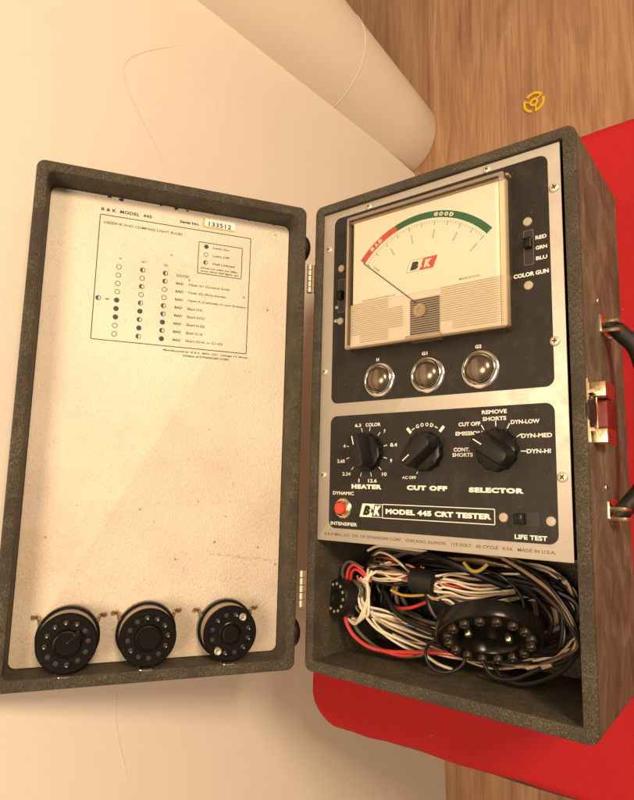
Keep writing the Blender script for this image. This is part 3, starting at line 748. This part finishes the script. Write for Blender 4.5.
# printing on the board
bm = NB(); z = bd + .00015
rect_outline(bm, -.1848, .2785, -.0476, .3922, .00075, z, ML)
text(bm, "B & K  MODEL  445", -.1625, .3974, .0436, .0030, z, ML, bold=.035, space=1.1)
text(bm, "OBSERVE AND COMPARE LIGHT BULBS", -.1470, .3854, .0690, .0023, z, ML, bold=.01)
text(bm, "Serial No.", -.1065, .3978, .0178, .0026, z, ML, bold=.04)
rect_outline(bm, -.0968, .3506, -.0555, .3810, .0007, z, ML)
def dot(x, y, kind, r=.0023):
    ringflat(bm, x, y, r * .76, r, z, ML)
    if kind == 'f': ringflat(bm, x, y, 0, r * .77, z, ML)
    if kind == 'h': ringflat(bm, x, y, 0, r * .77, z, ML, a0=pi / 2, a1=3 * pi / 2, seg=14)
for k, kd, s, wd in ((0, 'f', "Light On", .0150), (1, 'o', "Light Off", .0155), (2, 'h', "Half Lighted", .0210)):
    y = .3772 - k * .00775; dot(-.0898, y, kd, .0021); text(bm, s, -.0833 + wd / 2, y - .0006, wd, .0026, z, ML, bold=.02)
text(bm, "(Does not make any differ-", -.0762, .3560, .0355, .0020, z, ML, bold=.03); text(bm, "ence which half lights up)", -.0762, .3530, .0355, .0020, z, ML, bold=.03)
text(bm, "H", -.1653, .3539, .0020, .0020, z, ML); text(bm, "G1", -.1454, .3537, .0034, .0020, z, ML); text(bm, "G2", -.1255, .3535, .0034, .0020, z, ML)
for x, ks in ((-.1659, "ooooffffo"[:4] + "fffoo"), (-.1456, "hohohfhfh"), (-.1256, "hhoohhfhf")):
    for k, kd in enumerate(ks): dot(x, .3460 - k * .00766, kd)
dot(-.1812, .3156, 'h'); text(bm, "or", -.1738, .3153, .0036, .0014, z, ML, bold=.05)
rows = ["GOOD", "Open G1 (Control Grid)", "Open G2 (First Anode)", "Open K (Cathode) or Low Emission", "Short H-K", "Short H-G1", "Short H-G2", "Short G1-K", "Short G2-K, or G1-G2"]
wds = [.0115, .0382, .0350, .0545, .0140, .0165, .0165, .0155, .0340]
for k, (s, wd) in enumerate(zip(rows, wds)):
    y = .3455 - k * .00757
    if k == 0: text(bm, s, -.1100, y, wd, .0024, z, ML, bold=.02)
    else:
        text(bm, "BAD", -.1122, y, .0070, .0022, z, ML, bold=.03); text(bm, s, -.1043 + wd / 2, y, wd, .0025, z, ML, bold=.02)
text(bm, "Manufactured by  B & K  MFG. CO.,  Chicago 13, Illinois", -.0848, .2746, .0772, .0021, z, ML, bold=.03)
text(bm, "Division of DYNASCAN CORP.", -.0845, .2713, .0425, .0020, z, ML, bold=.03)
local_obj("instruction_print", bm, M_ink, lid, ML, smooth=False)
bm = NB(); plate(bm, -.0938, .3962, -.0637, .4052, .0005, bd, bd + .0002, ML); plate(bm, -.0938, .3958, -.0637, .3972, .0003, bd, bd + .0003, ML, mi=1)
plate(bm, -.0940, .3970, -.0925, .4052, .0003, bd, bd + .0003, ML, mi=1)
text(bm, "133512", -.0780, .4000, .0215, .0046, bd + .00035, ML, mi=2, bold=.03, space=1.1)
local_obj("serial_sticker", bm, [M_sticker, M_orange, M_ink], lid, ML, smooth=False)
# torn edge specks & a brown smear on the board
bm = NB(); rnd = random.Random(3)
for x, y, r in ((-.178, .4085, .0022), (-.168, .4080, .0026), (-.1335, .4090, .0014), (-.1195, .4085, .0024), (-.109, .4080, .0018), (-.083, .4093, .0012), (-.050, .4092, .0013), (-.0255, .4090, .0016)):
    n = 9; vs = addv(bm, [(x + r * rnd.uniform(.5, 1.1) * math.cos(2 * pi * k / n), y + .0012 + r * rnd.uniform(.4, 1.0) * math.sin(2 * pi * k / n) * .8, z + .0001) for k in range(n)], ML); face(bm, vs)
local_obj("torn_edge_specks", bm, M_ink, lid, ML, smooth=False); bm = NB()
M_smear = mat("brown_smear_stain", (0.34, 0.24, 0.15), 0.6)
for k in range(110):
    x = -.075 + .064 * rnd.random() ** 1.0; y = .0965 - (x + .08) * 0.12 + rnd.gauss(0, .0009); r = rnd.uniform(.00008, .00032)
    vs = addv(bm, [(x + r * 3.5 * rnd.uniform(.6, 1.2) * math.cos(2 * pi * q / 7), y + r * .55 * math.sin(2 * pi * q / 7), z + .0001) for q in range(7)], ML); face(bm, vs, 1)
local_obj("brown_smear", bm, [M_ink, M_smear], lid, ML, smooth=False)
# rubber feet on the hinge side of the lid
for y in (.3830, .0290):
    bm = NB(); A = ML @ T(0.0, y, -.012) @ Matrix.Rotation(pi / 2, 4, 'Y'); lathe(bm, [(.0125, -0.001)] + dome(.0125, .0068, .0002, 8), A, 32); obj("rubber_foot", bm, M_rubred, lid)
# hinges bridging lid and case
for y0, y1 in ((.3365, .3640), (.0520, .0835)):
    bm = NB(); n = 5; hgt = (y1 - y0) / n
    for k in range(n):
        A = T(-.0040, y0 + k * hgt, .0010) @ Matrix.Rotation(-pi / 2, 4, 'X'); lathe(bm, [(.0024, .0002), (.0027, .0006), (.0027, hgt - .0006), (.0024, hgt - .0002)], A, 16)
    plate(bm, 0, y0, .0140, y1, .0002, -.0012, 0, T(-.0004, 0, -.0010) @ Matrix.Rotation(rad(88), 4, 'Y'))
    obj("hinge", bm, M_hinge, case)

# ---- latch and handle on the right side wall of the case
SX = W
bm = NB(); A = T(SX, 0, 0) @ Matrix.Rotation(pi / 2, 4, 'Y')   # local x -> -z world, local z -> +x world
def sp(bm, y0, y1, zt, zb, x0, x1, r=.0005, bev=0.0, mi=0): plate(bm, -zt, y0, -zb, y1, r, x0, x1, A, bev=bev, mi=mi)
sp(bm, .1900, .2340, -.0020, -.0045, 0, .0012)
sp(bm, .1960, .2280, -.0240, -.0560, 0, .0016, .002, .0004)
sp(bm, .2225, .2335, -.0150, -.0420, .0002, .0095, .001, .0008); sp(bm, .1905, .2010, -.0150, -.0420, .0002, .0095, .001, .0008)
for y in (.1990, .2250): sp(bm, y - .0015, y + .0015, -.0030, -.0240, .0010, .0040, .0005)
latch = obj("latch", bm, M_brass, case)
bm = NB(); sp(bm, .2015, .2220, -.0270, -.0520, .0016, .0075, .002, .001); obj("latch_flap", bm, M_redpaint, latch)
bm = NB(); lathe(bm, [(.0105, 0), (.0105, .0012), (.0095, .0018), (.0003, .0019)], T(SX + .0005, .2120, -.0100) @ Matrix.Rotation(pi / 2, 4, 'Y'), 32); obj("latch_hole", bm, M_gun, latch)
hroot = None
bm = NB(); tube(bm, catmull([(SX + .004, .285, -.062), (SX + .012, .276, -.062), (SX + .022, .262, -.062), (SX + .027, .235, -.062), (SX + .028, .212, -.062), (SX + .027, .188, -.062), (SX + .022, .164, -.062), (SX + .012, .150, -.062), (SX + .004, .141, -.062)], 6), .0062, 12)
hroot = obj("carrying_handle", bm, M_rub, case)
for y in (.2830, .1450):
    bm = NB(); sp(bm, y - .0075, y + .0075, -.0480, -.0760, 0, .0014, .002, .0003)
    tube(bm, catmull([(SX + .0010, y - .0060, -.0500), (SX + .0100, y - .0060, -.0500), (SX + .0125, y - .0060, -.0550), (SX + .0125, y - .0060, -.0690), (SX + .0100, y - .0060, -.0740), (SX + .0010, y - .0060, -.0740)], 4), .0016, 8)
    tube(bm, catmull([(SX + .0010, y + .0010, -.0500), (SX + .0100, y + .0010, -.0500), (SX + .0125, y + .0010, -.0550), (SX + .0125, y + .0010, -.0690), (SX + .0100, y + .0010, -.0740), (SX + .0010, y + .0010, -.0740)], 4), .0016, 8)
    obj("handle_loop", bm, M_brass, hroot)
    screw(-.0, 0, 0, .0026, .5, hroot, M_brass, M=T(SX + .0002, y + .016, -.045) @ Matrix.Rotation(pi / 2, 4, 'Y'))

# ================================================================== SOCKET ADAPTERS clipped in the lid
def adapter(x, y, npin, rot, label, kind):
    base_w = ML @ Vector((x, y, bd))
    root = tag(empty("socket_adapter", base_w), label, "socket adapter", "round tube socket adapters clipped inside the lid")
    A = ML @ T(x, y, bd) @ RZ(rot)
    k_ = 1.0
    bm = NB(); lathe(bm, [(.0238, .0002), (.0242, .0015), (.0242, .0075), (.0232, .0088), (.0215, .0090)], A, 56); obj("base_collar", bm, M_bake, root)
    bm = NB(); lathe(bm, [(.0219, .0088), (.0219, .0225), (.0210, .0230)], A, 56); obj("body_band", bm, M_tanband, root)
    bm = NB(); lathe(bm, [(.0222, .0228), (.0224, .0236), (.0224, .0262), (.0214, .0272), (.0180, .0272), (.0178, .0270)], A, 56); obj("socket_face", bm, M_sockface, root)
    bm = NB()
    if kind == 'small':
        lathe(bm, [(.0092, .0268), (.0092, .0272), (.0086, .0274), (.0078, .0290), (.0070, .0305), (.0060, .0312), (.0003, .0313)], A, 36)
    else:
        lathe(bm, [(.0108, .0266), (.0104, .0290), (.0098, .0300), (.0088, .0302), (.0082, .0292), (.0003, .0290)], A, 36)
    if kind == 'big':
        plate(bm, .0070, -.0036, .0125, .0036, .001, .0266, .0298, A, bev=.0006)
        plate(bm, .0002, -.0016, .0110, .0016, .0006, .0290, .0304, A, bev=.0004)
    obj("center_boss", bm, M_sockface2, root)
    rp = .0155
    for k in range(npin):
        a = 2 * pi * k / npin
        px, py = rp * math.cos(a), rp * math.sin(a)
        bm = NB(); lathe(bm, [(.00195, .02718), (.00190, .02765), (.0013, .02770)], A @ T(px, py, 0), 14); 
        solder = pins_of(kind, k)
        if solder: lathe(bm, [(.0010, .0277), (.0012, .0292), (.0011, .0312), (.0007, .0320), (.0001, .0321)], A @ T(px, py, 0), 10, mi=1)
        obj("pin_hole", bm, [M_gun, M_pin], root)
    if kind == 'small':
        for a in (rad(38), rad(218)):
            bm = NB(); B = A @ T(.0165 * math.cos(a), .0165 * math.sin(a), 0) 
            lathe(bm, [(.0031, .0271), (.0031, .0284), (.0025, .0290), (.0015, .0288), (.0013, .0276), (.0003, .0276)], B, 20); obj("eyelet", bm, M_brass2, root)
    # spring clip: two ears above, a wire bail below
    B = ML @ T(x, y, bd)
    for sg in (-1, 1):
        bm = NB(); pts = catmull([(sg * .0212, .0110, .0080), (sg * .0222, .0125, .0040), (sg * .0226, .0140, .0020), (sg * .0245, .0158, .0024), (sg * .0262, .0160, .0045), (sg * .0282, .0168, .0052)], 4)
        tube(bm, pts, .0013, 8, M=B); obj("clip_ear", bm, M_tin, root)
    bm = NB(); tube(bm, catmull([(-.0062, -.0205, .0120), (-.0060, -.0228, .0200), (-.0052, -.0240, .0265), (0, -.0246, .0275), (.0052, -.0240, .0265), (.0060, -.0228, .0200), (.0062, -.0205, .0120)], 5), .00055, 8, M=B); obj("wire_bail", bm, M_chrome, root)
    return root
M_tanband = mat("beige_body_band", (0.40, 0.32, 0.25), 0.5); M_pin = mat("tinned_pin", (0.8, 0.72, 0.6), 0.25, 1.0); M_brass2 = mat("pale_eyelet", (0.8, 0.74, 0.58), 0.3, 0.9)
M_sockface = mat("matt_black_moulding", (0.0055, 0.0045, 0.0038), 0.5, spec=0.12); M_sockface2 = mat("glossy_black_boss", (0.006, 0.005, 0.0045), 0.25, spec=0.25)
t = NT(M_sockface); t.color(t.mix(t.ramp(t.noise(300, 4, 0.7), [(0.55, G3(0)), (0.8, G3(0.5))]), (0.0055, 0.0045, 0.0038), (0.030, 0.024, 0.018)))
def pins_of(kind, k): return {'big': k in (1, 2, 3, 4, 5, 8), 'mid': k in (0, 1, 2, 3, 11, 7), 'small': k in (0, 2, 4, 8, 11, 10)}[kind]
adapter(-.1840, .0330, 12, rad(35), "leftmost of the three round black socket adapters in the lid, with a keyed centre boss", 'big')
adapter(-.1238, .0338, 12, rad(5), "middle of the three round black socket adapters, with a shallow plain centre", 'mid')
adapter(-.0572, .0332, 12, rad(15), "round black socket adapter nearest the hinge, with two pale eyelets and a raised button centre", 'small')

# ================================================================== CABLE HARNESS in the lower compartment
har = tag(empty("cable_harness", (.115, .058, -.104)), "tangled cream, red and black wires with two black sockets in the lower compartment", "cable")
def wmat(name, c, r=.4): return mat(name, c, r, spec=0.5)
WC = dict(cream=wmat("cream_wire", (.66, .58, .45)), tan=wmat("tan_wire", (.38, .26, .16)), red=wmat("red_wire", (.50, .035, .03)), black=mat("black_wire", (.008, .007, .006), .35, spec=0.35),
          grey=wmat("grey_green_wire", (.075, .075, .055)), brown=wmat("brown_wire", (.085, .052, .030)), yellow=wmat("yellow_wire", (.55, .38, .07)), dark=mat("dark_cable", (.010, .009, .008), .45, spec=0.3))
rw = random.Random(11)
LX0, LX1, LY0, LY1 = .0115, .2240, .0120, .1075
def clampw(p, r):
    x, y, z = p
    return (min(max(x, LX0 + r), LX1 - r), min(max(y, LY0 + r), LY1 - r), min(max(z, -.1035 + r), .004))
def wire(ctrl, c, r, jit=.002, closed=False, n=7):
    P = [clampw((x + rw.gauss(0, jit), y + rw.gauss(0, jit), z_ + rw.gauss(0, jit)), r + .0005) for x, y, z_ in ctrl]
    bm = NB(); tube(bm, [clampw(p, r) for p in catmull(P, n, closed)], r, 8, closed)
    obj("wire", bm, WC[c], har)
# deep dark coils filling the compartment
for k in range(26):
    cx, cy = .120 + rw.gauss(0, .006), .060 + rw.gauss(0, .003); ax = rw.uniform(.065, .098); ay = rw.uniform(.020, .041); zz_ = -.094 + .048 * k / 26
    pts = [(cx + ax * math.copysign(abs(math.cos(a)) ** .75, math.cos(a)), cy + ay * math.copysign(abs(math.sin(a)) ** .8, math.sin(a)), zz_) for a in [2 * pi * j / 14 for j in range(14)]]
    wire(pts, rw.choice(['black', 'dark', 'black', 'grey', 'brown', 'dark', 'black', 'tan', 'black']), rw.uniform(.0013, .0024), .002, True, 5)
# lower front run: from the small socket, down and along the front, round the right end
low_cols = ['cream', 'cream', 'black', 'cream', 'grey', 'cream', 'tan', 'black', 'cream', 'cream', 'grey', 'cream', 'tan', 'cream', 'black', 'cream', 'brown', 'cream', 'tan', 'grey', 'cream', 'black', 'cream', 'red']
for k, c in enumerate(low_cols):
    f = k / len(low_cols); o1 = f * .020
    ctrl = [(.034, .071 + .004 * f, -.036), (.040 + .003 * f, .056, -.030), (.050 + .012 * f, .0385 + o1 * .6, -.036), (.078, .0245 + o1, -.044 - .012 * (k % 3) / 2), (.112, .0215 + o1 * .85, -.050 - .012 * (k % 3) / 2),
            (.150, .0190 + o1 * .5, -.062 - .010 * (k % 2)), (.180, .0250 + o1 * .5, -.062), (.204 + .006 * rw.random(), .045 + o1 * .4, -.058 - .01 * f), (.208, .068 + .01 * f, -.066), (.190, .092, -.072), (.150, .098, -.072)]
    wire(ctrl, c, .00100 if c != 'cream' else .00108, .0024)
# the bright red wire outermost and its two companions
wire([(.0235, .0470, -.030), (.0225, .0400, -.030), (.0280, .0290, -.032), (.0420, .0210, -.034), (.0620, .0195, -.036), (.0900, .0240, -.036), (.1120, .0275, -.034), (.1350, .0270, -.044)], 'red', .0017, .0003)
wire([(.0260, .0470, -.036), (.0290, .0330, -.038), (.0460, .0200, -.042), (.0700, .0150, -.046), (.0860, .0180, -.050)], 'grey', .0016, .0006)
wire([(.0560, .0200, -.034), (.0730, .0180, -.037), (.0860, .0210, -.038)], 'red', .0013, .0003)
wire([(.0920, .0230, -.040), (.1040, .0170, -.042), (.1160, .0130, -.046)], 'cream', .0012, .0006)
# loops of cream wire around the small socket's tail
for k in range(5):
    wire([(.0220 + .002 * k, .0400, -.034), (.0330 + .002 * k, .0390 + .002 * k, -.029), (.0430 + .001 * k, .0500, -.026), (.0460, .0640 + .002 * k, -.028), (.0440 - .001 * k, .0760, -.032), (.0400 + .003 * k, .0850, -.038)], 'cream' if k != 3 else 'tan', .0013, .0008)
# upper run: left end to the sleeve
up_cols = ['cream', 'black', 'cream', 'tan', 'red', 'black', 'cream', 'tan', 'cream', 'black', 'brown', 'cream', 'tan', 'black', 'grey', 'red', 'black', 'cream']
for k, c in enumerate(up_cols):
    f = k / len(up_cols)
    wire([(.030 + .012 * f, .076 + .018 * f, -.044), (.050, .0745 + .027 * f, -.038), (.068, .0770 + .021 * f, -.036), (.086, .0800 + .012 * f, -.034), (.098, .0820 + .008 * f, -.034)], c, .0010, .0022)
# red pair curling over the small socket
wire([(.0200, .0740, -.034), (.0225, .0840, -.032), (.0300, .0880, -.032), (.0390, .0830, -.034), (.0440, .0745, -.036)], 'red', .0015, .0004)
wire([(.0220, .0720, -.036), (.0245, .0815, -.034), (.0310, .0845, -.034), (.0400, .0780, -.036)], 'red', .0014, .0004)
wire([(.0175, .0700, -.036), (.0165, .0820, -.032), (.0240, .0910, -.032), (.0360, .0860, -.036)], 'grey', .0014, .0004)
wire([(.0300, .0740, -.031), (.0360, .0730, -.028), (.0410, .0680, -.027), (.0390, .0620, -.027)], 'grey', .0016, .0004)
# sleeve outwards, fanning over the large socket
fan = ['cream', 'black', 'cream', 'tan', 'black', 'cream', 'cream', 'tan', 'cream', 'tan', 'cream', 'red', 'cream', 'brown', 'tan', 'black', 'cream', 'black']
for k, c in enumerate(fan):
    f = k / len(fan)
    wire([(.096, .0790 + .010 * f, -.034), (.108, .0720 + .018 * f, -.032), (.120, .0640 + .030 * f, -.036), (.133 + .012 * f, .0600 + .034 * f, -.046 - .006 * (k % 2)), (.160 + .02 * f, .0700 + .026 * f, -.064), (.196, .075 + .016 * f, -.070)], c, .0010, .0020)
# diagonal black cables across the middle, yellow and red strays
wire([(.052, .066, -.044), (.070, .052, -.036), (.092, .046, -.032), (.116, .042, -.034), (.128, .030, -.040)], 'black', .0022, .0006)
wire([(.060, .0690, -.044), (.074, .0660, -.042), (.092, .0690, -.042), (.104, .0760, -.044)], 'yellow', .0012, .0004)
wire([(.066, .0540, -.044), (.080, .0570, -.041), (.094, .0630, -.041), (.104, .0690, -.043)], 'red', .0014, .0004)
wire([(.098, .0800, -.034), (.1030, .0660, -.031), (.1080, .0560, -.032), (.1150, .0500, -.036)], 'black', .0022, .0004)
wire([(.085, .0980, -.040), (.100, .1020, -.036), (.122, .0990, -.034), (.144, .0900, -.040), (.160, .0820, -.050)], 'black', .0028, .0006)
wire([(.148, .0240, -.050), (.160, .0130, -.046), (.178, .0150, -.046), (.200, .0280, -.050), (.214, .0480, -.056)], 'black', .0018, .0004)
wire([(.140, .030, -.045), (.150, .0170, -.044), (.166, .0170, -.044), (.186, .0270, -.050)], 'dark', .0016, .0004)
for k in range(4):
    wire([(.150 + .004 * k, .1020, -.060), (.176, .0980 - .003 * k, -.050), (.198, .0860 - .003 * k, -.046), (.2110 - .002 * k, .0660, -.046), (.2120, .0480, -.050), (.2000, .0320 + .002 * k, -.052), (.176, .0250, -.052)], ['black', 'tan', 'black', 'brown'][k], .0015, .0010)
wire([(.132, .1000, -.034), (.139, .0950, -.032), (.146, .0955, -.032), (.152, .1000, -.034)], 'yellow', .0014, .0003)
wire([(.036, .1000, -.044), (.050, .1060, -.040), (.072, .1060, -.040), (.096, .1050, -.044)], 'cream', .0012, .0004)
wire([(.040, .0960, -.046), (.056, .1040, -.042), (.078, .1035, -.042), (.100, .1010, -.044)], 'grey', .0020, .0004)
# sleeve gathering the wires
bm = NB(); A = T(.0865, .0828, -.0340) @ RZ(rad(-5)) @ Matrix.Rotation(pi / 2, 4, 'Y'); lathe(bm, [(.0085, 0), (.0102, .001), (.0106, .010), (.0102, .0215), (.0085, .0225)], A, 28); obj("cable_sleeve", bm, WC['dark'], har)
# black tie ring round the lower run
bm = NB(); tube(bm, [(.1185 + .0140 * math.sin(a), .0285 + .0120 * math.cos(a), -.0265 - .0060 * math.sin(a) + .0020 * math.cos(2 * a)) for a in [2 * pi * k / 32 for k in range(32)]], .0014, 8, True); obj("tie_ring", bm, WC['dark'], har)

def frame(c, n_, up=(0, 0, 1)):
    z_ = Vector(n_).normalized(); x_ = Vector(up).cross(z_).normalized(); y_ = z_.cross(x_)
    return Matrix(((x_.x, y_.x, z_.x, c[0]), (x_.y, y_.y, z_.y, c[1]), (x_.z, y_.z, z_.z, c[2]), (0, 0, 0, 1)))
# large socket
vdir = Vector((.364, .215, .906)); upv = Vector(CR[1])
A = frame((.1592, .0478, -.0165), (vdir * .62 - upv * .78 + Vector((0.05, 0, 0))))
bm = NB(); lathe(bm, [(.0360, -.0135), (.0380, -.0120), (.0386, -.009), (.0388, -.003), (.0378, -.0006), (.0365, 0.0), (.0352, -.0016), (.0235, -.0018), (.0222, -.0040), (.0215, -.0130), (.0003, -.0130)], A, 64)
big = obj("tube_socket", bm, M_bake, har); big["label"] = "large round black tube socket with a ring of brown contacts"
M_contact = mat("brown_contact_boss", (0.030, 0.020, 0.013), 0.34, spec=0.35)
for k in range(16):
    a = 2 * pi * k / 16 + .1; bm = NB(); lathe(bm, [(.0037, -.0016), (.0036, .0014), (.0032, .0020), (.0019, .0021), (.0016, .0010), (.0003, .0008)], A @ T(.0296 * math.cos(a), .0296 * math.sin(a), 0), 18); obj("contact", bm, M_contact, big)
for px, py in ((-.0110, .0105), (.0115, -.0085)):
    bm = NB(); lathe(bm, [(.0030, -.0128), (.0030, -.0085), (.0022, -.0072), (.0003, -.0068)], A @ T(px, py, .0060), 18); obj("socket_screw", bm, M_pin, big)
# small socket
A = frame((.0172, .0600, -.0210), (vdir * .62 - Vector(CR[0]) * .78), up=(0, 1, 0))
bm = NB(); lathe(bm, [(.0120, -.024), (.0150, -.022), (.0160, -.010), (.0163, -.002), (.0155, 0), (.0072, 0), (.0068, -.003), (.0003, -.003)], A, 44)
sm = obj("tube_socket", bm, M_bake2, har); sm["label"] = "small round black tube socket facing the left wall of the compartment"
for k in range(12):
    a = 2 * pi * k / 12; bm = NB(); lathe(bm, [(.0013, 0.0), (.0013, .0006), (.0004, .0007)], A @ T(.0118 * math.cos(a), .0118 * math.sin(a), 0), 10); obj("contact", bm, M_alucap, sm)
